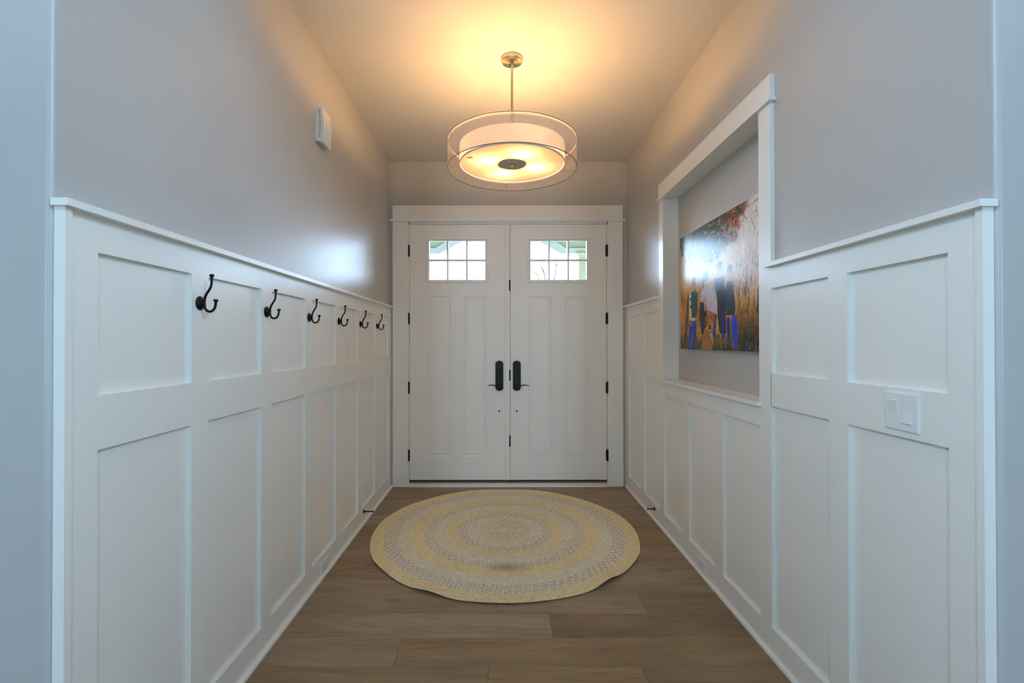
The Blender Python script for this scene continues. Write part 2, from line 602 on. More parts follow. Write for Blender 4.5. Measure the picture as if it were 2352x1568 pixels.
# ------------------------------------------------------------------ wainscot
CAP0, CAP1 = 1.685, 1.7025
RAIL_T = 1.5943
MID0, MID1 = 1.0823, 1.2237
BASE = 0.1217

def cap_strip(name, side, wx, y_near, y_far, out, parent, near_tip=False):
    """cap board lying on the frame; wraps the near corner"""
    xf = wx - side * out
    bm = bmesh.new()
    abox(bm, min(wx, xf), max(wx, xf), y_near, y_far, CAP0, CAP1)
    return finish(name, bm, 'white', parent, bevel=0.0015, smooth=True)

def sx(side, face, depth):
    """x range from frame face back by depth"""
    a, b = face, face + side * depth
    return min(a, b), max(a, b)

TH = 0.017
# left
wain_l = struct(empty('trim_1', (WL, NEAR_L, 0)), 'white board and batten wainscot with a cap ledge along the left wall', 'wainscot')
def W(parent, name, x0, x1, y0, y1, z0, z1, bevel=0.0008, mat='white'):
    o = box(name, x0, x1, y0, y1, z0, z1, mat, parent, bevel, org=parent.location)
    return o
near_edges = [1.565 + 0.4532 * i for i in range(6)]
far_edges = [1.655 + 0.4535 * i for i in range(6)]
a, b = sx(-1, FL, TH)
stiles_l = [(1.118, 1.202)] + list(zip(near_edges, far_edges)) + [(4.2735, D)]
for y0, y1 in stiles_l:
    W(wain_l, 'stile', a, b, y0, y1, BASE, RAIL_T)
W(wain_l, 'top_rail', a, b, 1.118, D, RAIL_T, CAP0)
for i in range(7):
    y0, y1 = stiles_l[i][1], stiles_l[i + 1][0]
    W(wain_l, 'middle_rail', a, b, y0, y1, MID0, MID1)
    W(wain_l, 'panel', WL, WL + 0.0008, y0, y1, MID1, RAIL_T, 0)
    W(wain_l, 'panel', WL, WL + 0.0008, y0, y1, BASE, MID0, 0)
W(wain_l, 'end_post', WL, WL + 0.0272, 1.100, 1.1187, 0, CAP0, 0.0012)
W(wain_l, 'cap', WL, WL + 0.043, 1.0905, D, CAP0, CAP1, 0.0015)

base_l = struct(W(empty('tmp'), 'baseboard_left', a, b, 1.118, D, 0, BASE), 'white baseboard along the left wall', 'baseboard')
tmp = base_l.parent; base_l.parent = None; bpy.data.objects.remove(tmp)
def shoe(parent, side, face, out, y0, y1):
    bm = bmesh.new()
    h = 0.019
    pts = [(face, 0), (face - side * out, 0), (face - side * out, 0.006)]
    for i in range(1, 6):
        t = i / 6 * PI / 2
        pts.append((face - side * out * math.cos(t), 0.006 + (h - 0.006) * math.sin(t)))
    pts.append((face, h))
    prism(bm, pts, y0, y1, 'y')
    return finish('shoe_molding', bm, 'white', parent)
shoe(base_l, -1, FL, 0.0183, 1.1187, D - 0.018)

# right
wain_r = struct(empty('trim_2', (WR, NEAR_R, 0)), 'white board and batten wainscot along the right wall, stepped down under the niche', 'wainscot')
a, b = sx(1, FR, TH)
G0, G1 = 1.570, 1.215       # far and near edge of each panel
F0, F1 = 2.017, 1.662
E0, E1 = 2.461, 2.107
D0, D1 = 2.908, 2.554
C0, C1 = 3.356, 3.001
B0, B1 = 3.820, 3.451
A0, A1 = 4.282, 3.917
NR = 0.9807                 # lower edge of the rail under the niche
LEG_N = (2.0145, 2.1088)
LEG_F = (3.3660, 3.4525)
for y0, y1 in ((1.134, G1), (G0, F1), (A0, D), (B0, A1)):
    W(wain_r, 'stile', a, b, y0, y1, BASE, RAIL_T)
W(wain_r, 'stile', a, b, F0, E1, BASE, 1.068)
for y0, y1 in ((E0, D1), (D0, C1)):
    W(wain_r, 'stile', a, b, y0, y1, BASE, NR)
W(wain_r, 'stile', a, b, C0, B1, BASE, 1.068)
W(wain_r, 'top_rail', a, b, 1.134, LEG_N[0], RAIL_T, CAP0)
W(wain_r, 'top_rail', a, b, LEG_F[1], D, RAIL_T, CAP0)
for y0, y1 in ((G1, G0), (F1, F0), (B1, B0), (A1, A0)):
    W(wain_r, 'middle_rail', a, b, y0, y1, MID0, MID1)
    W(wain_r, 'panel', WR - 0.0008, WR, y0, y1, MID1, RAIL_T, 0)
    W(wain_r, 'panel', WR - 0.0008, WR, y0, y1, BASE, MID0, 0)
W(wain_r, 'middle_rail', a, b, E1, C0, NR, 1.068)
for y0, y1 in ((E1, E0), (D1, D0), (C1, C0)):
    W(wain_r, 'panel', WR - 0.0008, WR, y0, y1, BASE, NR, 0)
W(wain_r, 'end_post', WR - 0.0272, WR, 1.1165, 1.1345, 0, CAP0, 0.0012)
W(wain_r, 'cap', WR - 0.043, WR, 1.106, 2.031, CAP0, CAP1, 0.0015)
W(wain_r, 'cap', WR - 0.043, WR, 3.440, D, CAP0, CAP1, 0.0015)
base_r = struct(box('baseboard_right', a, b, 1.134, D, 0, BASE, 'white', None, 0.0008), 'white baseboard along the right wall', 'baseboard')
shoe(base_r, 1, FR, 0.0151, 1.1345, D - 0.018)

# niche casing, stool and liner
nt_ = struct(empty('trim_3', (WR, NY0, NZ0)), 'white casing with a head board and stool framing the picture niche', 'trim')
W(nt_, 'side_casing', a, b, LEG_N[0], LEG_N[1], 1.068, 2.407, 0.001)
W(nt_, 'side_casing', a, b, LEG_F[0], LEG_F[1], 1.068, 2.407, 0.001)
W(nt_, 'head_casing', a - 0.003, b, LEG_N[0] - 0.004, LEG_F[1] + 0.003, 2.4215, 2.5285, 0.001)
W(nt_, 'head_fillet', a - 0.015, b, LEG_N[0] - 0.018, LEG_F[1] + 0.012, 2.407, 2.4215, 0.002)
W(nt_, 'stool', WR - 0.037, NX, 2.0915, 3.366, 1.0715, 1.0905, 0.002)
W(nt_, 'jamb_liner', WR - 0.003, NX, NY1 - 0.002, NY1 + 0.01, 1.0905, 2.413, 0.0005)
W(nt_, 'jamb_liner', WR - 0.003, NX, NY0 - 0.01, NY0 + 0.002, 1.0905, 2.413, 0.0005)
W(nt_, 'jamb_liner', WR - 0.003, NX, NY0, NY1, 2.413, 2.4175, 0.0005)

# ------------------------------------------------------------------ door casing and frame
dc = struct(empty('trim_4', (0.057, D, 0)), 'white casing with a wide head board around the double door', 'trim')
yc = D - 0.018
W(dc, 'side_casing', -1.034, -0.889, yc, D, 0, 2.503, 0.001)
W(dc, 'side_casing', 1.003, 1.1402, yc, D, 0, 2.503, 0.001)
W(dc, 'head_casing', -1.034, 1.1402, yc - 0.002, D, 2.5245, 2.654, 0.001)
W(dc, 'head_fillet', -1.058, 1.1625, yc - 0.014, D, 2.503, 2.5245, 0.004)
W(dc, 'door_jamb', DX0, -0.8805, D - 0.004, D + 0.12, 0, 2.5, 0.0005)
W(dc, 'door_jamb', 0.9945, DX1, D - 0.004, D + 0.12, 0, 2.5, 0.0005)
W(dc, 'door_jamb', DX0, DX1, D - 0.004, D + 0.12, 2.4825, DZ, 0.0005)
W(dc, 'leak_strip', -0.8805, -0.862, D + 0.046, D + 0.06, 0.02, 2.4825, 0, 'rubber')  # unseen strips added behind the leaf gaps to block leaking sky light
W(dc, 'leak_strip', 0.976, 0.9945, D + 0.046, D + 0.06, 0.02, 2.4825, 0, 'rubber')
W(dc, 'leak_strip', -0.8805, 0.9945, D + 0.046, D + 0.06, 2.463, 2.4825, 0, 'rubber')
W(dc, 'leak_strip', 0.055, 0.097, D + 0.046, D + 0.06, 0.02, 2.4825, 0, 'rubber')
W(dc, 'leak_strip', -0.8805, 0.9945, D + 0.046, D + 0.06, 0.02, 0.085, 0, 'rubber')
W(dc, 'sill_board', -0.889, 1.003, yc + 0.002, D + 0.02, 0, 0.030, 0.0015)
W(dc, 'threshold', -0.8805, 0.9945, D - 0.002, D + 0.12, 0.030, 0.043, 0.002, 'oak')

# ------------------------------------------------------------------ door leaves
LZ0, LZ1 = 0.0605, 2.4795

def rect_loops(bm, x0, x1, z0, z1, y, steps, fill=True):
    """nested rectangles (inset, depth) joined by faces; +depth goes into the door"""
    prev = None
    for ins, dep in steps:
        cur = [bm.verts.new(p) for p in ((x0 + ins, y + dep, z0 + ins), (x1 - ins, y + dep, z0 + ins),
                                         (x1 - ins, y + dep, z1 - ins), (x0 + ins, y + dep, z1 - ins))]
        if prev:
            for k in range(4):
                j = (k + 1) % 4
                bm.faces.new((prev[k], prev[j], cur[j], cur[k]))
        prev = cur
    if fill:
        bm.faces.new(prev)

def door_leaf(name, label, x0, x1, lite, panels, ax0, hand):
    root = struct(empty(name, (x0, D, LZ0)), label, 'door')
    org = root.location
    yb = D + 0.044
    lx0, lx1, lz0, lz1 = lite
    p0, p1 = panels
    bz0, bz1 = p0[2], p0[3]
    bm = bmesh.new()
    o = org
    def A(a, b, c, d):
        abox(bm, a - o[0], b - o[0], 0, yb - D, c - o[2], d - o[2])
    A(x0, lx0, bz1, LZ1); A(lx1, x1, bz1, LZ1)
    A(lx0, lx1, lz1, LZ1); A(lx0, lx1, bz1, lz0)
    A(x0, x1, LZ0, bz0)
    A(x0, p0[0], bz0, bz1); A(p0[1], p1[0], bz0, bz1); A(p1[1], x1, bz0, bz1)
    finish('leaf', bm, 'door', root)
    for (a, b, c, d) in panels:
        bm = bmesh.new()
        rect_loops(bm, a - o[0], b - o[0], c - o[2], d - o[2], 0,
                   [(0, 0.0), (0.002, -0.0015), (0.007, -0.0015), (0.011, 0.008), (0.016, 0.009), (0.036, 0.0015), (0.04, 0.001)])
        bm.faces.new([bm.verts.new(p) for p in ((a - o[0], .03, c - o[2]), (b - o[0], .03, c - o[2]), (b - o[0], .03, d - o[2]), (a - o[0], .03, d - o[2]))])
        finish('raised_panel', bm, 'door', root)
    # lite frame: bevelled moulding round the opening
    bm = bmesh.new()
    fw = 0.029
    rect_loops(bm, lx0 - 0.002 - o[0], lx1 + 0.002 - o[0], lz0 - 0.002 - o[2], lz1 + 0.002 - o[2], 0,
               [(0, 0.0), (0, -0.006), (0.004, -0.010), (0.018, -0.010), (fw, -0.001), (fw, 0.044)], fill=False)
    lf = finish('lite_frame', bm, 'door', root)
    gx0, gx1, gz0, gz1 = lx0 + fw - 0.002, lx1 - fw + 0.002, lz0 + fw - 0.002, lz1 - fw + 0.002
    mw = 0.0165
    pw = (gx1 - gx0 - 2 * mw) / 3
    ph = (gz1 - gz0 - mw) / 2
    for i in (1, 2):
        x = gx0 + i * pw + (i - 1) * mw
        box('muntin', x, x + mw, D - 0.004, D + 0.038, gz0, gz1, 'door', lf, 0.003, org=o)
    box('muntin', gx0, gx1, D - 0.0035, D + 0.037, gz0 + ph, gz0 + ph + mw, 'door', lf, 0.003, org=o)
    for i in range(3):
        for j in range(2):
            x = gx0 + i * (pw + mw)
            z = gz0 + j * (ph + mw)
            box('pane', x, x + pw, D + 0.014, D + 0.018, z, z + ph, 'glass', lf, org=o)
    return root

zt = 0.0
dl = door_leaf('door_1', 'left leaf of the white double entry door, with the astragal strip', -0.8775, 0.0745,
               (-0.717, -0.1328, 1.928, 2.3528), [(-0.7067, -0.4844, 0.2733, 1.8015), (-0.3682, -0.1466, 0.2733, 1.8015)], 0, -1)
dr = door_leaf('door_2', 'right leaf of the white double entry door, with the peephole', 0.0775, 0.9910,
               (0.2435, 0.8300, 1.927, 2.3520), [(0.2469, 0.4754, 0.270, 1.8000), (0.5957, 0.8150, 0.270, 1.8000)], 0, 1)
o = dl.location
bm = bmesh.new()
prism(bm, [(0.0246 - o[0], 0), (0.0246 - o[0], -0.006), (0.030 - o[0], -0.009), (0.036 - o[0], -0.009), (0.038 - o[0], -0.007), (0.041 - o[0], -0.007),
           (0.043 - o[0], -0.009), (0.069 - o[0], -0.009), (0.0745 - o[0], -0.005), (0.0745 - o[0], 0)], 0, LZ1 - LZ0)
finish('astragal', bm, 'door', dl)
for root, x0, x1 in ((dl, -0.8775, 0.05), (dr, 0.0775, 0.991)):
    box('door_sweep', x0 + 0.004, x1 - 0.004, D + 0.006, D + 0.04, 0.044, 0.061, 'rubber', root, org=root.location)

def hinge(root, x):
    for z0, z1 in ((2.175, 2.283), (1.534, 1.638), (0.879, 0.986), (0.241, 0.346)):
        bm = bmesh.new()
        R_ = root.location
        lathe(bm, [(0.0, -0.006), (0.005, -0.004), (0.005, 0.0), (0.0085, 0.0), (0.0085, z1 - z0), (0.005, z1 - z0), (0.005, z1 - z0 + .004), (0, z1 - z0 + .006)],
              12, (x - R_[0], -0.007, z0 - R_[2]))
        abox(bm, x - 0.0125 - R_[0], x + 0.0125 - R_[0], -0.0045, 0.002, z0 + 0.004 - R_[2], z1 - 0.004 - R_[2])
        finish('hinge', bm, 'black', root, smooth=True)
hinge(dl, -0.8865)
hinge(dr, 0.9935)
for z0, z1 in ((1.8476, 1.951), (0.9976, 1.1006), (0.3757, 0.4807)):
    box('strike_plate', 0.0655, 0.0795, D - 0.0105, D + 0.012, z0, z1, 'black', dl, 0.002, org=dl.location)

def handle_set(root, cx, side):
    """arched back plate, thumb turn and waved lever"""
    R_ = root.location
    z0, z1 = 0.902, 1.1875
    cz = (z0 + z1) / 2
    hw, hh = 0.0370, (z1 - z0) / 2
    q = [(hw, -hh + 0.021), (hw, hh - 0.021), (hw - 0.0035, hh - 0.0175), (hw - 0.009, hh - 0.012), (hw - 0.012, hh - 0.007)]
    for i in range(1, 6):
        t = i / 6
        q.append(((hw - 0.012) * (1 - t) - 0.0 * t, hh - 0.007 + 0.007 * math.sin(t * PI / 2)))
    half = q[1:]
    top = [(x, z) for x, z in half] + [(0, hh)] + [(-x, z) for x, z in reversed(half)]
    bot = [(x, -z) for x, z in reversed(top)]
    pts = [(cx - R_[0] + x, cz - R_[2] + z) for x, z in top + bot]
    bm = bmesh.new()
    prism(bm, pts, -0.011, 0.0, 'y')
    pl_ = finish('handle_plate', bm, 'black', root, bevel=0.003, smooth=True)
    bm = bmesh.new()
    lathe(bm, [(0.0, 0.0), (0.013, 0.0), (0.013, -0.004), (0.010, -0.006), (0, -0.006)], 20, (cx - R_[0], -0.011, 1.103 - R_[2]), 'y')
    abox(bm, cx - 0.0035 - R_[0], cx + 0.0035 - R_[0], -0.032, -0.015, 1.090 - R_[2], 1.116 - R_[2])
    finish('thumb_turn', bm, 'black', pl_, bevel=0.0008, smooth=True)
    bm = bmesh.new()
    zc = 0.946
    lathe(bm, [(0, 0), (0.022, 0), (0.021, -0.005), (0.012, -0.009), (0.010, -0.040), (0.011, -0.047), (0, -0.05)], 20, (cx - R_[0], -0.011, zc - R_[2]), 'y')
    path = spline([(cx - R_[0], -0.052, zc - R_[2]), (cx + side * 0.02 - R_[0], -0.056, zc + 0.001 - R_[2]), (cx + side * 0.045 - R_[0], -0.057, zc + 0.0105 - R_[2]),
                   (cx + side * 0.070 - R_[0], -0.056, zc + 0.0165 - R_[2]), (cx + side * 0.095 - R_[0], -0.054, zc + 0.0125 - R_[2]), (cx + side * 0.1125 - R_[0], -0.052, zc + 0.004 - R_[2])], 5)
    n = len(path)
    tube(bm, path, [0.0065 * (1 - 0.55 * i / (n - 1)) for i in range(n)], 10)
    finish('lever', bm, 'black', pl_, smooth=True)
    bm = bmesh.new()
    lathe(bm, [(0.0, 0.0), (0.0085, 0.0), (0.0078, -0.003), (0.0, -0.0045)], 16, (cx - 0.001 - R_[0], 0.0, 0.7092 - R_[2]), 'y')
    finish('through_bolt', bm, 'black', root, smooth=True)
handle_set(dl, -0.0264, -1)
handle_set(dr, 0.1386, 1)
bm = bmesh.new()
R_ = dr.location
lathe(bm, [(0.0, -0.002), (0.0045, -0.003), (0.0065, -0.003), (0.0075, 0.001)], 16, (0.530 - R_[0], 0, 1.5825 - R_[2]), 'y', closed=False)
finish('peephole', bm, 'peep', dr, smooth=True)

# ------------------------------------------------------------------ coat hooks
def make_hook():
    root = empty('coat_hook', (FL, 1.607, 1.4968))
    bm = bmesh.new()
    lathe(bm, [(0.0245, 0.0), (0.0245, 0.0015), (0.022, 0.004), (0.016, 0.0075), (0.008, 0.011), (0.0055, 0.0135), (0, 0.0145)], 28, (0, 0, 0), 'x')
    finish('rosette', bm, 'black', root, smooth=True)
    bm = bmesh.new()
    lathe(bm, [(0.0, -0.010), (0.0048, -0.010), (0.0062, -0.0085), (0.0048, -0.007), (0.0048, 0.008), (0.0064, 0.0098), (0.0048, 0.0115), (0, 0.0115)], 16, (0.0150, 0, 0))
    up = spline([(0.0150, 0, 0.008), (0.0168, 0, 0.018), (0.0225, 0, 0.032), (0.0315, 0, 0.0455), (0.0378, 0, 0.0585), (0.0402, 0, 0.074), (0.0406, 0, 0.092)], 5)
    tube(bm, up, [0.0046 - 0.0008 * i / len(up) for i in range(len(up))], 12)
    lo = spline([(0.0150, 0, -0.007), (0.0180, 0, -0.0180), (0.0250, 0, -0.0265), (0.0345, 0, -0.0290), (0.0440, 0, -0.0255), (0.0508, 0, -0.0165), (0.0540, 0, -0.005), (0.0546, 0, 0.003)], 5)
    tube(bm, lo, [0.0046 - 0.0006 * i / len(lo) for i in range(len(lo))], 12)
    for x, z in ((0.0404, 0.0825), (0.0405, 0.0865), (0.0536, -0.0065), (0.0544, -0.002)):
        lathe(bm, [(0.003, -0.0016), (0.0052, 0.0), (0.003, 0.0016)], 14, (x, 0, z))
    finish('prongs', bm, 'black', root, smooth=True)
    for x, z in ((0.0408, 0.0925), (0.0549, 0.0055)):
        bm = bmesh.new()
        lathe(bm, [(0, -0.003), (0.004, -0.003), (0.0066, 0.0), (0.0078, 0.0035), (0.0076, 0.006), (0.0055, 0.0082), (0, 0.0092)], 18, (x, 0, z))
        finish('knob', bm, 'black', root, smooth=True)
    return root
hk = make_hook()
names = ['black metal double coat hook nearest the camera, first of six on the left wainscot',
         'second black coat hook from the camera on the left wainscot',
         'third black coat hook from the camera on the left wainscot',
         'fourth black coat hook from the camera on the left wainscot',
         'fifth black coat hook from the camera, last but one before the door',
         'black coat hook closest to the door, smallest looking of the row']
for i, y in enumerate((1.607, 2.062, 2.5172, 2.976, 3.4264, 3.8829)):
    o = hk if i == 0 else copy_tree(hk)
    o.location = (FL, y, 1.4968 + (0.0005 if i in (3, 5) else 0))
    thing(o, names[i], 'coat hook', 'black coat hooks along the left wainscot')

# ------------------------------------------------------------------ door chime on the left wall
root = thing(empty('door_chime', (WL, 2.644, 2.6105)), 'white plastic door chime box with slotted side, high on the left wall', 'door chime')
hgt, wid, dep = 0.095, 0.124, 0.038
def chime_profile(w):
    """side outline (depth, z): flat back, bowed front, rounded foot"""
    pts = [(0.0, -hgt + 0.004), (0.0, hgt)]
    for i in range(13):
        t = i / 12
        z = hgt - t * (2 * hgt)
        pts.append((dep - 0.002 + 0.010 * math.sin(PI * min(1, max(0, t))), z))
    pts += [(dep - 0.006, -hgt - 0.004), (0.008, -hgt - 0.003)]
    return pts
bm = bmesh.new()
prism(bm, [(x, z) for x, z in chime_profile(0)], 0.0, wid, 'y')
finish('housing', bm, 'plastic', root, bevel=0.0022, smooth=True)
bm = bmesh.new()
for r_ in (0.0148, 0.0205):
    for i in range(13):
        z = 0.082 - i * 0.0128
        xx = r_ + 0.006 * math.sin(PI * (0.5 + z / (2 * hgt)))
        abox(bm, xx - 0.0011, xx + 0.0011, -0.0004, 0.0006, z - 0.0044, z + 0.0044)
finish('sound_slots', bm, 'rubber', root)
bm = bmesh.new()
prism(bm, [(dep - 0.004, -hgt - 0.004), (dep + 0.002, -hgt + 0.001), (dep + 0.006, -hgt + 0.018), (dep + 0.0085, -hgt + 0.018), (dep + 0.0035, -hgt - 0.001), (dep - 0.001, -hgt - 0.0055)], 0.012, wid - 0.004, 'y')
finish('front_lip', bm, 'plastic', root, bevel=0.0005)

# ------------------------------------------------------------------ light switch
root = thing(empty('light_switch', (FR, 1.356, 1.1565)), 'white double rocker light switch plate on the right wainscot rail', 'light switch')
def plate_mesh(w, h, t, openings):
    """bevelled face plate facing -x; w along y, h along z"""
    bm = bmesh.new()
    abox(bm, -t, 0.0, -w / 2, w / 2, -h / 2, h / 2)
    es = [e for e in bm.edges if all(abs(v_.co.x + t) < 1e-6 for v_ in e.verts)]
    bmesh.ops.bevel(bm, geom=es, offset=t * 0.85, segments=2, affect='EDGES', profile=0.5)
    return bm
finish('face_plate', plate_mesh(0.117, 0.113, 0.0062, []), 'plastic', root)
for cy, tilt in ((0.0232, 1), (-0.0232, -1)):
    box('switch_frame', -0.0068, -0.005, cy - 0.0172, cy + 0.0172, -0.0345, 0.0345, 'plastic', root, 0.0004)
    bm = bmesh.new()
    h2, w2 = 0.031, 0.0155
    hi, lo = (-0.0115, -0.0070) if tilt > 0 else (-0.0070, -0.0115)
    if tilt > 0:
        prof = [(-0.006, -h2), (lo, -h2), (-0.0076, 0.0), (hi, h2), (-0.006, h2)]
    else:
        prof = [(-0.006, -h2), (lo, -h2), (-0.0076, 0.0), (hi, h2), (-0.006, h2)]
    vs0 = [bm.verts.new((x, cy - w2, z)) for x, z in prof]
    vs1 = [bm.verts.new((x, cy + w2, z)) for x, z in prof]
    bm.faces.new(vs0); bm.faces.new(vs1[::-1])
    for k in range(5):
        j = (k + 1) % 5
        bm.faces.new((vs0[k], vs1[k], vs1[j], vs0[j]))
    finish('rocker', bm, 'plastic', root)
    for z in (-0.0485, 0.0485):
        bm = bmesh.new()
        lathe(bm, [(0.0032, 0.0), (0.0028, -0.001), (0, -0.0012)], 10, (-0.0062, cy, z), 'x')
        abox(bm, -0.0076, -0.0070, cy - 0.0026, cy + 0.0026, z - 0.0004, z + 0.0004)
        finish('screw', bm, 'plastic', root)

# ------------------------------------------------------------------ outlets in the baseboards
def make_outlet():
    root = empty('wall_outlet', (FL, 2.7255, 0.054))
    bm = bmesh.new()
    abox(bm, 0.0, 0.006, -0.057, 0.057, -0.0355, 0.0355)
    es = [e for e in bm.edges if all(abs(v_.co.x - 0.006) < 1e-6 for v_ in e.verts)]
    bmesh.ops.bevel(bm, geom=es, offset=0.004, segments=2, affect='EDGES')
    finish('face_plate', bm, 'plastic', root)
    bm = bmesh.new()
    abox(bm, 0.0055, 0.0075, -0.034, 0.034, -0.0168, 0.0168)
    fc = finish('receptacle', bm, 'plastic', root, bevel=0.0008)
    for y in (-0.019, 0.019):
        bm = bmesh.new()
        abox(bm, 0.0072, 0.0077, y - 0.004, y + 0.004, 0.005, 0.0066)
        abox(bm, 0.0072, 0.0077, y - 0.003, y + 0.003, -0.0066, -0.005)
        lathe(bm, [(0.0024, 0.0072), (0.0024, 0.0077), (0, 0.0077)], 10, (0, y + 0.009, 0), 'x')
        finish('socket_slots', bm, 'rubber', fc)
    return root
ol = thing(make_outlet(), 'white outlet plate low in the left baseboard', 'outlet', 'outlets in the baseboards')
orr = thing(copy_tree(ol), 'white outlet plate low in the right baseboard', 'outlet', 'outlets in the baseboards')
orr.location = (FR, 2.7235, 0.057)
orr.rotation_euler = (0, 0, PI)

# ------------------------------------------------------------------ door stops
def make_stop():
    root = empty('door_stop', (FL, 3.5076, 0.0855))
    bm = bmesh.new()
    lathe(bm, [(0.0145, 0.0), (0.0145, 0.002), (0.010, 0.005), (0.006, 0.0085), (0.0052, 0.013), (0.0038, 0.060), (0.0038, 0.066)], 18, (0, 0, 0), 'x')
    finish('post', bm, 'black', root, smooth=True)
    bm = bmesh.new()
    lathe(bm, [(0.0, 0.062), (0.0048, 0.063), (0.0062, 0.067), (0.0062, 0.073), (0.0045, 0.0765), (0, 0.0775)], 16, (0, 0, 0), 'x')
    finish('bumper_tip', bm, 'rubber', root, smooth=True)
    return root
s1 = thing(make_stop(), 'black rod door stop on the left baseboard beside the rug', 'door stop', 'door stops on the baseboards')
s2 = thing(copy_tree(s1), 'black rod door stop with a pale tip on the right baseboard', 'door stop', 'door stops on the baseboards')
s2.location = (FR, 3.5627, 0.083)
s2.rotation_euler = (0, 0, PI)
for ch in s2.children:
    if ch.name.startswith('bumper_tip'):
        ch.data = ch.data.copy()
        ch.data.materials.clear()
        ch.data.materials.append(M['plastic'])
        ch['label'] = 'pale rubber bumper tip'

# ------------------------------------------------------------------ canvas print in the niche
CW, CH, CT = 1.016, 0.7725, 0.034
root = thing(empty('canvas_print', (NX, 2.741, 1.699)), 'unframed canvas photo of a family with a sitting dog, hung in the niche', 'picture')
bm = bmesh.new()
abox(bm, -CT + 0.0006, -0.001, -CW / 2, CW / 2, -CH / 2, CH / 2)
finish('stretched_canvas', bm, 'canvas_side', root, bevel=0.002)
GX, GY = 300, 228
S, T = np.meshgrid(np.linspace(0, 1, GX + 1), np.linspace(0, 1, GY + 1))
def srgb(c):
    c = np.asarray(c, float) / 255.0
    return np.where(c <= 0.04045, c / 12.92, ((c + 0.055) / 1.055) ** 2.4)
def fbm(fx, fy, seed, octs=4, fall=0.78):
    r_ = np.random.default_rng(seed)
    outp = np.zeros_like(S)
    amp, tot = 1.0, 0.0
    for k in range(octs):
        gx, gy = int(fx * 2 ** k) + 2, int(fy * 2 ** k) + 2
        g = r_.random((gy + 1, gx + 1))
        u, v_ = S * (gx - 1), T * (gy - 1)
        i, j = np.floor(u).astype(int), np.floor(v_).astype(int)
        i = np.clip(i, 0, gx - 1); j = np.clip(j, 0, gy - 1)
        fu, fv = u - i, v_ - j
        fu = fu * fu * (3 - 2 * fu); fv = fv * fv * (3 - 2 * fv)
        outp += amp * ((g[j, i] * (1 - fu) + g[j, i + 1] * fu) * (1 - fv) + (g[j + 1, i] * (1 - fu) + g[j + 1, i + 1] * fu) * fv)
        tot += amp
        amp *= fall
    return outp / tot
img = np.zeros(S.shape + (3,))
def blend(mask, col):
    global img
    mask = np.clip(mask, 0, 1)[..., None]
    img = img * (1 - mask) + srgb(col) * mask
def sm(x, a, b):
    t = np.clip((x - a) / (b - a), 0, 1)
    return t * t * (3 - 2 * t)
blade = fbm(90, 14, 11)
leaf = fbm(24, 19, 12, 5, 0.9)
big = fbm(6, 5, 13, 4, 0.55)
# ground to sky backdrop
img[:] = srgb((215, 165, 60))
blend(sm(T, 0.30, 0.75) * 0.9, (225, 205, 160))
blend(sm(T, 0.55, 0.9) * 0.8, (215, 205, 190))
blend(sm(S, 0.55, 0.95) * sm(T, 0.15, 0.5) * 0.9, (205, 180, 165))
blend(sm(blade, 0.45, 0.65) * (1 - sm(T, 0.5, 0.7)) * 0.75, (120, 85, 25))
blend(sm(blade, 0.52, 0.75) * (1 - sm(T, 0.45, 0.6)) * sm(S, 0.7, 0.85) * 0.8, (105, 80, 80))
blend((1 - sm(T, 0.04, 0.42)) * sm(S, 0.66, 0.84) * 0.95, (46, 43, 38))
blend((1 - sm(T, 0.0, 0.16)), (50, 52, 36))
blend(sm(blade, 0.55, 0.68) * (1 - sm(T, 0.05, 0.35)) * 0.6, (150, 140, 110))
blend(sm(leaf, 0.5, 0.62) * (1 - sm(T, 0.05, 0.3)) * 0.6, (28, 34, 22))
# tree line, foliage and pale sky at the top
fo = sm(T + 0.25 * (leaf - 0.5) + 0.25 * (big - 0.5) - 0.35 * np.abs(S - 0.55), 0.66, 0.74) * (1 - sm(S, 0.80, 0.92))
blend(fo, (62, 66, 34))
blend(fo * sm(leaf, 0.51, 0.58) * sm(S, 0.45, 0.8), (190, 95, 30))
blend(fo * sm(fbm(37, 31, 17, 4, 0.95), 0.54, 0.60) * 0.55, (200, 190, 170))
blend(sm(S + 0.5 * (big - 0.5), 0.78, 0.92) * sm(T, 0.60, 0.75), (228, 218, 210))
def seg_mask(p, q, w):
    px, py = S - p[0], T - p[1]
    dx, dy = q[0] - p[0], q[1] - p[1]
    t = np.clip((px * dx + py * dy) / (dx * dx + dy * dy), 0, 1)
    d = np.hypot(px - t * dx, (py - t * dy) * 0.76)
    return 1 - sm(d, w * 0.6, w * 1.3)
for p, q, w in (((0.80, 1.0), (0.86, 0.88), 0.007), ((0.86, 0.88), (0.96, 0.90), 0.005), ((0.96, 0.90), (1.0, 0.78), 0.005), ((0.84, 0.95), (0.99, 0.97), 0.004), ((0.90, 0.89), (0.97, 0.74), 0.004)):
    blend(seg_mask(p, q, w * 0.42) * (0.5 + 0.5 * sm(leaf, 0.4, 0.55)), (105, 82, 70))
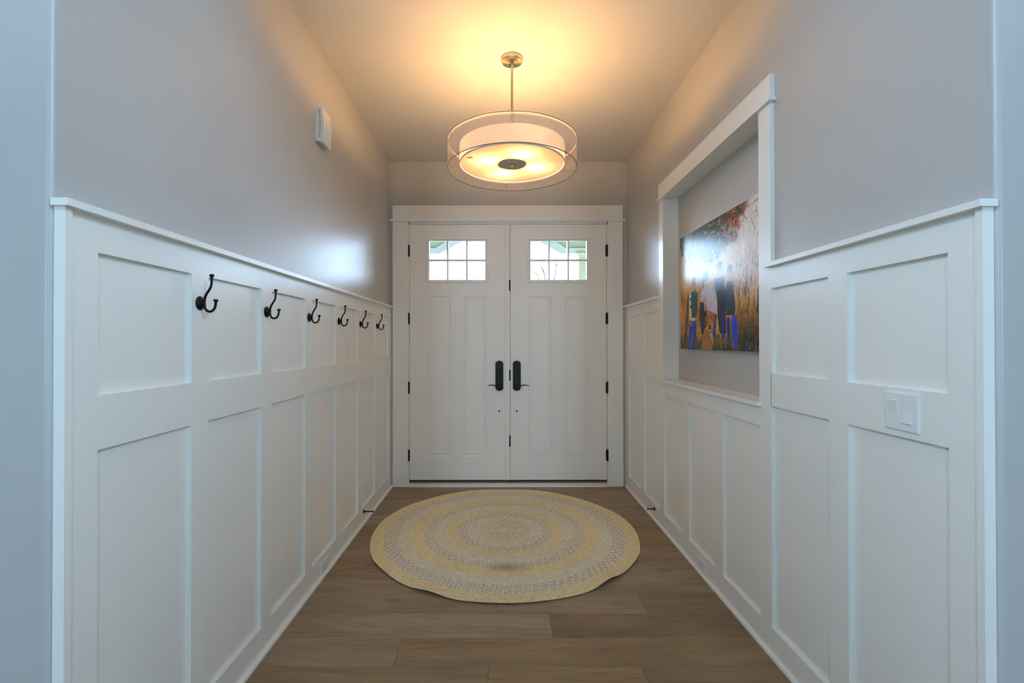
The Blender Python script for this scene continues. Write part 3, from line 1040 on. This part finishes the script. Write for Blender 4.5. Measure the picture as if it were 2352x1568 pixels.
def poly(pts, col, soft=0.004, alpha=1.0, tex=0.0, tcol=None):
    ins = np.zeros(S.shape, bool)
    dist = np.full(S.shape, 9.0)
    n = len(pts)
    for i in range(n):
        x0, y0 = pts[i]; x1, y1 = pts[(i + 1) % n]
        cond = ((y0 > T) != (y1 > T)) & (S < (x1 - x0) * (T - y0) / (y1 - y0 + 1e-12) + x0)
        ins ^= cond
        px, py = S - x0, T - y0
        dx, dy = x1 - x0, y1 - y0
        t = np.clip((px * dx + py * dy) / (dx * dx + dy * dy + 1e-12), 0, 1)
        dist = np.minimum(dist, np.hypot(px - t * dx, py - t * dy))
    mask = np.where(ins, 0.5 + dist / soft, 0.5 - dist / soft)
    mask = np.clip(mask, 0, 1) * alpha
    blend(mask, col)
    if tcol:
        blend(mask * sm(leaf, 0.48, 0.6) * tex, tcol)
def ell(c, rx, ry, col, alpha=1.0):
    d = np.hypot((S - c[0]) / rx, (T - c[1]) / ry)
    blend((1 - sm(d, 0.9, 1.1)) * alpha, col)
skin = (205, 150, 125)
poly([(0.11, 0.442), (0.148, 0.481), (0.142, 0.308), (0.099, 0.048), (0.056, 0.048)], (70, 48, 26), 0.01, 0.8)
# boy in green vest
ell((0.222, 0.545), 0.030, 0.052, skin); ell((0.222, 0.575), 0.032, 0.036, (96, 70, 45))
poly([(0.154, 0.242), (0.21, 0.239), (0.197, 0.133), (0.161, 0.0), (0.128, 0.0)], (40, 88, 190), 0.006, 1, 0.5, (24, 56, 130))
poly([(0.202, 0.242), (0.264, 0.24), (0.252, 0.111), (0.236, 0.0), (0.201, 0.0)], (44, 84, 178), 0.006, 1, 0.4, (28, 55, 130))
poly([(0.187, 0.277), (0.243, 0.27), (0.239, 0.246), (0.186, 0.245)], (222, 216, 205))
poly([(0.147, 0.468), (0.207, 0.46), (0.19, 0.249), (0.162, 0.25)], (225, 220, 218))
poly([(0.151, 0.443), (0.206, 0.441), (0.202, 0.414), (0.158, 0.419)], (95, 110, 170))
poly([(0.155, 0.38), (0.201, 0.38), (0.197, 0.35), (0.161, 0.354)], (95, 110, 170))
poly([(0.184, 0.493), (0.254, 0.493), (0.288, 0.461), (0.268, 0.269), (0.186, 0.266), (0.179, 0.391)], (38, 92, 76), 0.005, 1, 0.3, (26, 66, 56))
ell((0.178, 0.218), 0.011, 0.024, skin)
# woman in white tunic
ell((0.392, 0.565), 0.030, 0.05, skin); ell((0.395, 0.592), 0.036, 0.042, (90, 60, 38)); ell((0.365, 0.54), 0.014, 0.06, (90, 60, 38))
poly([(0.313, 0.388), (0.418, 0.372), (0.411, 0.207), (0.362, 0.125), (0.333, 0.126), (0.308, 0.253)], (26, 30, 52), 0.006, 1, 0.5, (20, 20, 34))
poly([(0.503, 0.279), (0.538, 0.268), (0.521, 0.106), (0.489, 0.107), (0.496, 0.203)], (52, 84, 165), 0.006)
poly([(0.32, 0.404), (0.335, 0.475), (0.392, 0.515), (0.459, 0.504), (0.536, 0.438), (0.547, 0.268), (0.471, 0.301), (0.418, 0.321), (0.398, 0.375)], (205, 200, 208), 0.005, 1, 0.3, (198, 196, 206))
poly([(0.367, 0.406), (0.391, 0.399), (0.405, 0.326), (0.38, 0.325)], (205, 170, 160))
ell((0.372, 0.402), 0.007, 0.012, (200, 60, 60)); ell((0.393, 0.325), 0.015, 0.018, skin)
# two men in dark jacket and denim
ell((0.573, 0.60), 0.032, 0.052, skin); ell((0.573, 0.635), 0.034, 0.030, (70, 50, 36))
ell((0.694, 0.55), 0.031, 0.050, skin); ell((0.694, 0.585), 0.033, 0.028, (60, 44, 32))
poly([(0.505, 0.543), (0.632, 0.541), (0.645, 0.369), (0.548, 0.37)], (48, 70, 108), 0.006, 1, 0.3, (40, 60, 100))
poly([(0.548, 0.44), (0.637, 0.44), (0.64, 0.318), (0.653, 0.129), (0.624, 0.115), (0.571, 0.132), (0.547, 0.298)], (18, 24, 50), 0.006, 1, 0.5, (20, 24, 48))
poly([(0.59, 0.30), (0.63, 0.31), (0.636, 0.10), (0.60, 0.06)], (34, 52, 130), 0.008, 0.8)
poly([(0.653, 0.241), (0.692, 0.238), (0.691, 0.055), (0.664, 0.07)], (36, 62, 150), 0.006)
poly([(0.712, 0.251), (0.762, 0.244), (0.775, 0.154), (0.771, 0.016), (0.735, 0.03), (0.714, 0.156)], (46, 96, 205), 0.006, 1, 0.4, (30, 66, 160))
poly([(0.64, 0.431), (0.666, 0.494), (0.721, 0.495), (0.737, 0.417), (0.752, 0.297), (0.746, 0.252), (0.648, 0.252), (0.64, 0.34)], (36, 66, 104), 0.005, 1, 0.5, (38, 70, 112))
poly([(0.668, 0.30), (0.745, 0.30), (0.744, 0.255), (0.672, 0.256)], (34, 40, 66), 0.008, 0.8)
# sitting dog
poly([(0.379, 0.169), (0.47, 0.142), (0.502, 0.068), (0.476, 0.0), (0.325, 0.0), (0.347, 0.089)], (172, 130, 88), 0.008, 1, 0.3, (150, 108, 66))
poly([(0.452, 0.125), (0.475, 0.135), (0.492, 0.07), (0.484, 0.06)], (205, 180, 160), 0.006)
ell((0.405, 0.228), 0.024, 0.044, (140, 92, 52)); ell((0.503, 0.238), 0.020, 0.044, (150, 100, 58))
ell((0.454, 0.245), 0.042, 0.048, (180, 128, 88)); ell((0.452, 0.205), 0.026, 0.040, (188, 142, 104))
ell((0.451, 0.182), 0.015, 0.013, (38, 26, 22)); ell((0.451, 0.166), 0.017, 0.008, (60, 40, 32))
ell((0.434, 0.248), 0.007, 0.008, (40, 26, 20)); ell((0.471, 0.248), 0.007, 0.008, (40, 26, 20))
# grass blades in front
fr_ = sm(fbm(70, 10, 21), 0.56, 0.66) * (1 - sm(T, 0.0, 0.11))
blend(fr_ * 0.75 * (1 - np.exp(-((S - 0.42) / 0.07) ** 2)), (150, 150, 130))
verts = [(0, 0, 0)] * 0
P3 = np.stack([np.zeros_like(S), CW / 2 - S * CW, (T - 0.5) * CH], -1).reshape(-1, 3)
idx = np.arange((GX + 1) * (GY + 1)).reshape(GY + 1, GX + 1)
F4 = np.stack([idx[:-1, :-1], idx[1:, :-1], idx[1:, 1:], idx[:-1, 1:]], -1).reshape(-1, 4)
me = bpy.data.meshes.new('photo_print')
me.from_pydata(P3.tolist(), [], F4.tolist())
ca = me.color_attributes.new('Col', 'FLOAT_COLOR', 'POINT')
img = (img * (0.62 + 0.76 * fbm(60, 50, 31, 4, 0.9)[..., None]))
grey_ = img.mean(-1, keepdims=True)
img = np.clip(grey_ + (img - grey_) * 1.25, 0, 1) ** 1.30
buf = np.ones((P3.shape[0], 4), np.float32)
buf[:, :3] = img.reshape(-1, 3)
ca.data.foreach_set('color', buf.ravel())
me.materials.append(M['print'])
pp = bpy.data.objects.new('photo_print', me)
COL.objects.link(pp)
pp.parent = root
pp.location = (-CT, 0, 0)

# ------------------------------------------------------------------ braided rug
RC = Vector((0.016, 3.347, 0.0))
RR = 0.936
root = thing(empty('round_rug', RC), 'round braided rug in yellow, cream and grey rings before the double door', 'rug')
def edge_lift(th, r):
    """gentle ripples that lift the rim off the floor"""
    w = max(0.0, (r / RR - 0.80) / 0.20) ** 1.5
    def lobe(a, s):
        d = (th - a + PI) % (2 * PI) - PI
        return math.exp(-(d / s) ** 2)
    return w * (0.017 * lobe(math.radians(-116), 0.11) + 0.020 * lobe(math.radians(-51), 0.10) + 0.006 * lobe(math.radians(150), 0.2) + 0.003 * math.sin(7 * th))
def rim(th):
    return 1.0 + 0.002 * math.sin(3 * th + 1.0) + 0.0012 * math.sin(11 * th) + 0.001 * math.sin(17 * th + 2)
BW = 0.0223
NB = int(RR / BW)
yel = [(0.86, 0.70, 0.36), (0.87, 0.73, 0.43), (0.83, 0.70, 0.44)]
tan = [(0.79, 0.67, 0.41), (0.81, 0.69, 0.45), (0.79, 0.69, 0.48)]
crm = [(0.82, 0.74, 0.55), (0.84, 0.76, 0.59), (0.80, 0.73, 0.55)]
gry = [(0.58, 0.53, 0.44), (0.86, 0.77, 0.59), (0.81, 0.73, 0.56)]
bands = [(0, .044, 'braid_ring', crm, 'cream centre of the braid'), (.044, .115, 'braid_ring', gry, 'grey flecked innermost ring'), (.115, .205, 'braid_ring', tan, 'tan yellow ring'),
         (.205, .285, 'braid_ring', crm, 'cream ring'), (.285, .355, 'braid_ring', gry, 'grey flecked ring'), (.355, .437, 'braid_ring', yel, 'yellow ring'),
         (.437, .54, 'braid_ring', crm, 'cream ring'), (.54, .62, 'braid_ring', gry, 'grey flecked ring'), (.62, .705, 'braid_ring', yel, 'yellow ring'),
         (.705, .795, 'braid_ring', crm, 'cream ring'), (.795, .893, 'braid_ring', gry, 'grey flecked outer ring'), (.893, 1.01, 'braid_ring', yel, 'yellow border ring')]
bm = bmesh.new()
seg = 240
rings = []
for f_ in (0.0, 0.5, 0.78, 0.86, 0.92, 0.96, 0.985, 0.992):
    if f_ == 0:
        rings.append([bm.verts.new((0, 0, 0.006))])
        continue
    rg = []
    for k in range(seg):
        th = 2 * PI * k / seg
        r_ = RR * f_ * rim(th)
        rg.append(bm.verts.new((r_ * math.cos(th), r_ * math.sin(th), 0.006 + edge_lift(th, RR * f_))))
    rings.append(rg)
rg = []
for k in range(seg):
    th = 2 * PI * k / seg
    r_ = RR * 0.985 * rim(th)
    rg.append(bm.verts.new((r_ * math.cos(th), r_ * math.sin(th), 0.0005 + edge_lift(th, RR * 0.985))))
rings.append(rg)
for r0, r1 in zip(rings, rings[1:]):
    for k in range(seg):
        j = (k + 1) % seg
        if len(r0) == 1:
            bm.faces.new((r0[0], r1[k], r1[j]))
        else:
            bm.faces.new((r0[k], r1[k], r1[j], r0[j]))
finish('backing', bm, 'rugback', root, smooth=True)
H = 0.0055
for (f0, f1, nm, pal, lab) in bands:
    V, F, Cc = [], [], []
    for i in range(NB):
        rc = (i + 0.5) * RR / NB
        if not (f0 <= rc / RR < f1):
            continue
        w = RR / NB
        nb = max(6, int(round(2 * PI * rc / 0.0172 / 3)) * 3)
        ph = random.random()
        for side in (0, 1):
            for k in range(nb):
                t0 = (k + 0.5 * side + ph) / nb * 2 * PI
                dt = 2 * PI / nb
                col = pal[(2 * k + side + i) % 3]
                jit = random.uniform(0.90, 1.08)
                base = len(V)
                for a in range(3):
                    for b_ in range(3):
                        u = a / 2.0
                        vv = b_ / 2.0
                        rad = rc + (-0.5 + 0.5 * side + 0.5 * u) * w
                        sl = (u if side == 1 else 1 - u)          # chevron slant
                        th = t0 + dt * (vv * 1.04 - 0.02) - dt * 0.55 * sl
                        edge = (a == 1) and (b_ == 1)
                        hz = H if edge else (H * 0.74 if b_ == 1 else (H * 0.60 if a == 1 else H * 0.30))
                        rr_ = rad * rim(th)
                        V.append((rr_ * math.cos(th), rr_ * math.sin(th), 0.006 + hz + edge_lift(th, rad)))
                        Cc.append((col[0] * jit, col[1] * jit, col[2] * jit, 1))
                for a in range(2):
                    for b_ in range(2):
                        q = base + a * 3 + b_
                        F.append((q, q + 3, q + 4, q + 1))
    me = bpy.data.meshes.new(nm)
    me.from_pydata(V, [], F)
    ca = me.color_attributes.new('Col', 'FLOAT_COLOR', 'POINT')
    ca.data.foreach_set('color', np.array(Cc, np.float32).ravel())
    me.polygons.foreach_set('use_smooth', [True] * len(F))
    me.materials.append(M['yarn'])
    o = bpy.data.objects.new(nm, me)
    COL.objects.link(o)
    o.parent = root
    o['kind'] = 'stuff'
    o['label'] = lab

# ------------------------------------------------------------------ pendant light
PX, PY = 0.061, 2.788
root = thing(empty('pendant_light', (PX, PY, CEIL)), 'lit double drum pendant light with sheer outer shade, hanging from the ceiling', 'pendant light')
def zz(z):
    return z - CEIL
bm = bmesh.new()
lathe(bm, [(0.0635, 0.0), (0.0645, -0.003), (0.0645, -0.019), (0.062, -0.0235), (0.030, -0.026), (0, -0.026)], 48)
can = finish('canopy', bm, 'spun', root, smooth=True)
for x, y in ((-0.028, 0.020), (0.027, -0.021)):
    bm = bmesh.new()
    lathe(bm, [(0.005, -0.024), (0.005, -0.031), (0.0035, -0.034), (0, -0.0345)], 14, (x, y, 0))
    finish('screw', bm, 'metal', can, smooth=True)
bm = bmesh.new()
lathe(bm, [(0.0105, -0.025), (0.0105, -0.048), (0.0085, -0.050), (0.0072, -0.052), (0.0072, zz(2.520)), (0.0, zz(2.520))], 20)
finish('rod', bm, 'metal', root, smooth=True)
OR, OZ0, OZ1 = 0.386, 2.3995, 2.5605
IR, IZ0, IZ1 = 0.315, 2.4235, 2.5365
def drum(name, r_, z0, z1, mat, th_=0.0012, seg=96):
    bm = bmesh.new()
    lathe(bm, [(r_, zz(z0)), (r_, zz(z1))], seg, closed=False)
    return finish(name, bm, mat, root, smooth=True)
osd = drum('outer_shade', OR, OZ0, OZ1, 'sheer')
isd = drum('inner_shade', IR, IZ0, IZ1, 'linen')
def ring(name, r_, z, t, par, mat='hoop'):
    bm = bmesh.new()
    pts = [(r_ + t * math.cos(a), zz(z) + t * math.sin(a)) for a in [i * PI / 3 for i in range(7)]]
    lathe(bm, pts, 96, closed=False)
    return finish(name, bm, mat, par, smooth=True)
ring('hoop', OR, OZ0, 0.0022, osd)
ring('hoop', OR, OZ1, 0.0022, osd)
ring('hoop', IR, IZ0, 0.0018, isd, 'linen')
ring('hoop', IR, IZ1, 0.0018, isd, 'linen')
# seams of the sheer drum
for a in (math.radians(80), math.radians(206)):
    bm = bmesh.new()
    c, s = math.cos(a), math.sin(a)
    tube(bm, [((OR + .0006) * c, (OR + .0006) * s, zz(OZ0)), ((OR + .0006) * c, (OR + .0006) * s, zz(OZ1))], 0.0011, 6)
    finish('seam', bm, 'metal', osd)
# spokes between the two drums, and the spider that carries them from the rod
for a in (180, 8, 95, 275):
    a = math.radians(a)
    c, s = math.cos(a), math.sin(a)
    bm = bmesh.new()
    tube(bm, [(IR * c, IR * s, zz(IZ0 + 0.001)), (OR * c, OR * s, zz(OZ0 + 0.012))], 0.0016, 8)
    finish('spoke', bm, 'metal', root)
for a in (30, 150, 270):
    a = math.radians(a)
    c, s = math.cos(a), math.sin(a)
    bm = bmesh.new()
    tube(bm, [(0.005 * c, 0.005 * s, zz(2.528)), (IR * c, IR * s, zz(2.528)), (OR * c, OR * s, zz(OZ1 - 0.002))], 0.0018, 8)
    finish('spider_arm', bm, 'metal', root)
# diffuser dish, centre pan, finial
bm = bmesh.new()
lathe(bm, [(0.312, zz(2.4335)), (0.24, zz(2.4325)), (0.12, zz(2.432)), (0.004, zz(2.432))], 96, closed=False)
finish('diffuser', bm, 'frosted', root, smooth=True)
bm = bmesh.new()
lathe(bm, [(0.0, zz(2.436)), (0.090, zz(2.436)), (0.092, zz(2.4385)), (0.060, zz(2.452)), (0.012, zz(2.456)), (0, zz(2.456))], 48)
pan = finish('socket_pan', bm, 'metal', root, smooth=True)
bm = bmesh.new()
lathe(bm, [(0.007, zz(2.521)), (0.007, zz(2.455))], 12)
finish('stem', bm, 'metal', root, smooth=True)
bm = bmesh.new()
lathe(bm, [(0.0115, zz(2.4325)), (0.0125, zz(2.430)), (0.0125, zz(2.420)), (0.011, zz(2.418)), (0, zz(2.4178))], 24)
finish('finial', bm, 'metal', root, smooth=True)
for a in (20, 110, 200, 290):
    a = math.radians(a)
    c, s = math.cos(a), math.sin(a)
    bm = bmesh.new()
    tube(bm, [(0.02 * c, 0.02 * s, zz(2.492)), (0.115 * c, 0.115 * s, zz(2.495))], 0.013, 12)
    sk = finish('socket', bm, 'metal', root, smooth=True)
    bm = bmesh.new()
    bmesh.ops.create_uvsphere(bm, u_segments=12, v_segments=8, radius=0.024, matrix=Matrix.Translation((0.155 * c, 0.155 * s, zz(2.497))))
    finish('bulb', bm, 'bulb', sk, smooth=True)
bm = bmesh.new()
bmesh.ops.create_uvsphere(bm, u_segments=10, v_segments=6, radius=1.0, matrix=Matrix.Translation((-0.243, -0.10, zz(2.4355))) @ Matrix.Diagonal((0.020, 0.010, 0.0018, 1)))
finish('dead_insect', bm, 'rubber', root, smooth=True)

# ------------------------------------------------------------------ porch seen through the door lites
PYY = 6.30
porch = struct(empty('porch', (0, PYY, 0)), 'white and pale green front porch gable seen through the door windows', 'porch')
def gable(zl, slope, xl, xr, top=3.6):
    cx = (xl + xr) / 2
    return [(-3.2, zl), (xl, zl), (cx, zl + slope * (cx - xl)), (xr, zl), (3.2, zl)]
bm = bmesh.new()
low = gable(2.6315, 0.62, -0.895, 0.858)
prism(bm, [(-3.2, 3.6)] + low + [(3.2, 3.6)], PYY, PYY + 0.14, 'y')
finish('siding_gable', bm, 'siding', porch).location = (0, -PYY, 0)
bm = bmesh.new()
a_, b_ = gable(2.5635, 0.57, -0.8355, 0.799), gable(2.637, 0.62, -0.905, 0.868)
prism(bm, a_ + b_[::-1], PYY - 0.03, PYY + 0.16, 'y')
finish('arch_fascia', bm, 'fascia', porch).location = (0, -PYY, 0)
for x0, x1 in ((1.0415, 1.30), (-1.42, -1.10)):
    o_ = box('porch_column', x0, x1, PYY - 0.02, PYY + 0.22, 0, 2.60, 'siding', porch, 0.004)
    o_.location = (0, -PYY, 0)
    o_ = box('column_trim', x0 - 0.04, x1 + 0.04, PYY - 0.06, PYY + 0.26, 2.555, 2.575, 'siding', porch, 0.004)
    o_.location = (0, -PYY, 0)
o_ = box('porch_roof', -3.2, 3.2, D + 0.14, PYY + 0.3, 3.6, 3.7, 'muted', porch)
o_.location = (0, -PYY, 0)
o_ = box('porch_slab', -3.2, 3.2, D + 0.155, PYY + 0.6, -0.14, -0.02, 'concrete', porch)
o_.location = (0, -PYY, 0)
for x0, x1 in ((-3.3, -3.2), (3.2, 3.3)):  # unseen walls added to keep open sky off the gable's inner face
    o_ = box('sky_baffle', x0, x1, D + 0.14, PYY + 0.14, -0.14, 3.6, 'muted', porch)
    o_.location = (0, -PYY, 0)
bm = bmesh.new()
abox(bm, -3.2, DX0 - 0.01, D + 0.131, D + 0.15, -0.02, 3.6)
abox(bm, DX1 + 0.01, 3.2, D + 0.131, D + 0.15, -0.02, 3.6)
abox(bm, DX0 - 0.01, DX1 + 0.01, D + 0.131, D + 0.15, DZ + 0.01, 3.6)
finish('bounce_facing', bm, 'muted', porch).location = (0, -PYY, 0)  # unseen facing added to cut light bounced off the house wall
struct(box('ground', -60, 60, D + 0.14, 90, -0.4, -0.16, 'lawn'), 'lawn in front of the house', 'ground')

# bare young tree out front
tr_ = thing(empty('bare_tree', (0.95, 9.5, -0.16)), 'bare leafless young tree outside, glimpsed through the right door window', 'tree')
bm = bmesh.new()
tube(bm, spline([(0, 0, 0), (0.02, 0, 0.9), (-0.03, 0, 1.7), (0.0, 0, 2.45)], 4), [0.045 - 0.0022 * i for i in range(13)], 8)
finish('trunk', bm, 'bark', tr_, smooth=True)
bx = lambda x, z: (x - 0.95, 0.0, z + 0.16)
for pts, r0 in (([(0.95, 2.15), (0.80, 2.50), (0.72, 2.75), (0.63, 2.81), (0.55, 2.9)], 0.016), ([(0.95, 2.2), (0.87, 2.75), (0.83, 2.87), (0.80, 2.97), (0.80, 3.11)], 0.016),
                ([(0.95, 2.28), (0.95, 2.6), (0.935, 2.895), (0.89, 2.93), (0.82, 3.02)], 0.015), ([(0.95, 2.25), (1.08, 2.7), (1.115, 3.07), (1.04, 3.15)], 0.016),
                ([(0.86, 2.72), (0.865, 2.75), (0.78, 2.95)], 0.01), ([(1.1, 2.95), (1.2, 3.0), (1.3, 3.2)], 0.012)):
    P_ = spline([bx(x, z) for x, z in pts], 4)
    bm = bmesh.new()
    tube(bm, P_, [r0 * (1 - 0.6 * i / len(P_)) for i in range(len(P_))], 7)
    finish('branch', bm, 'bark', tr_, smooth=True)
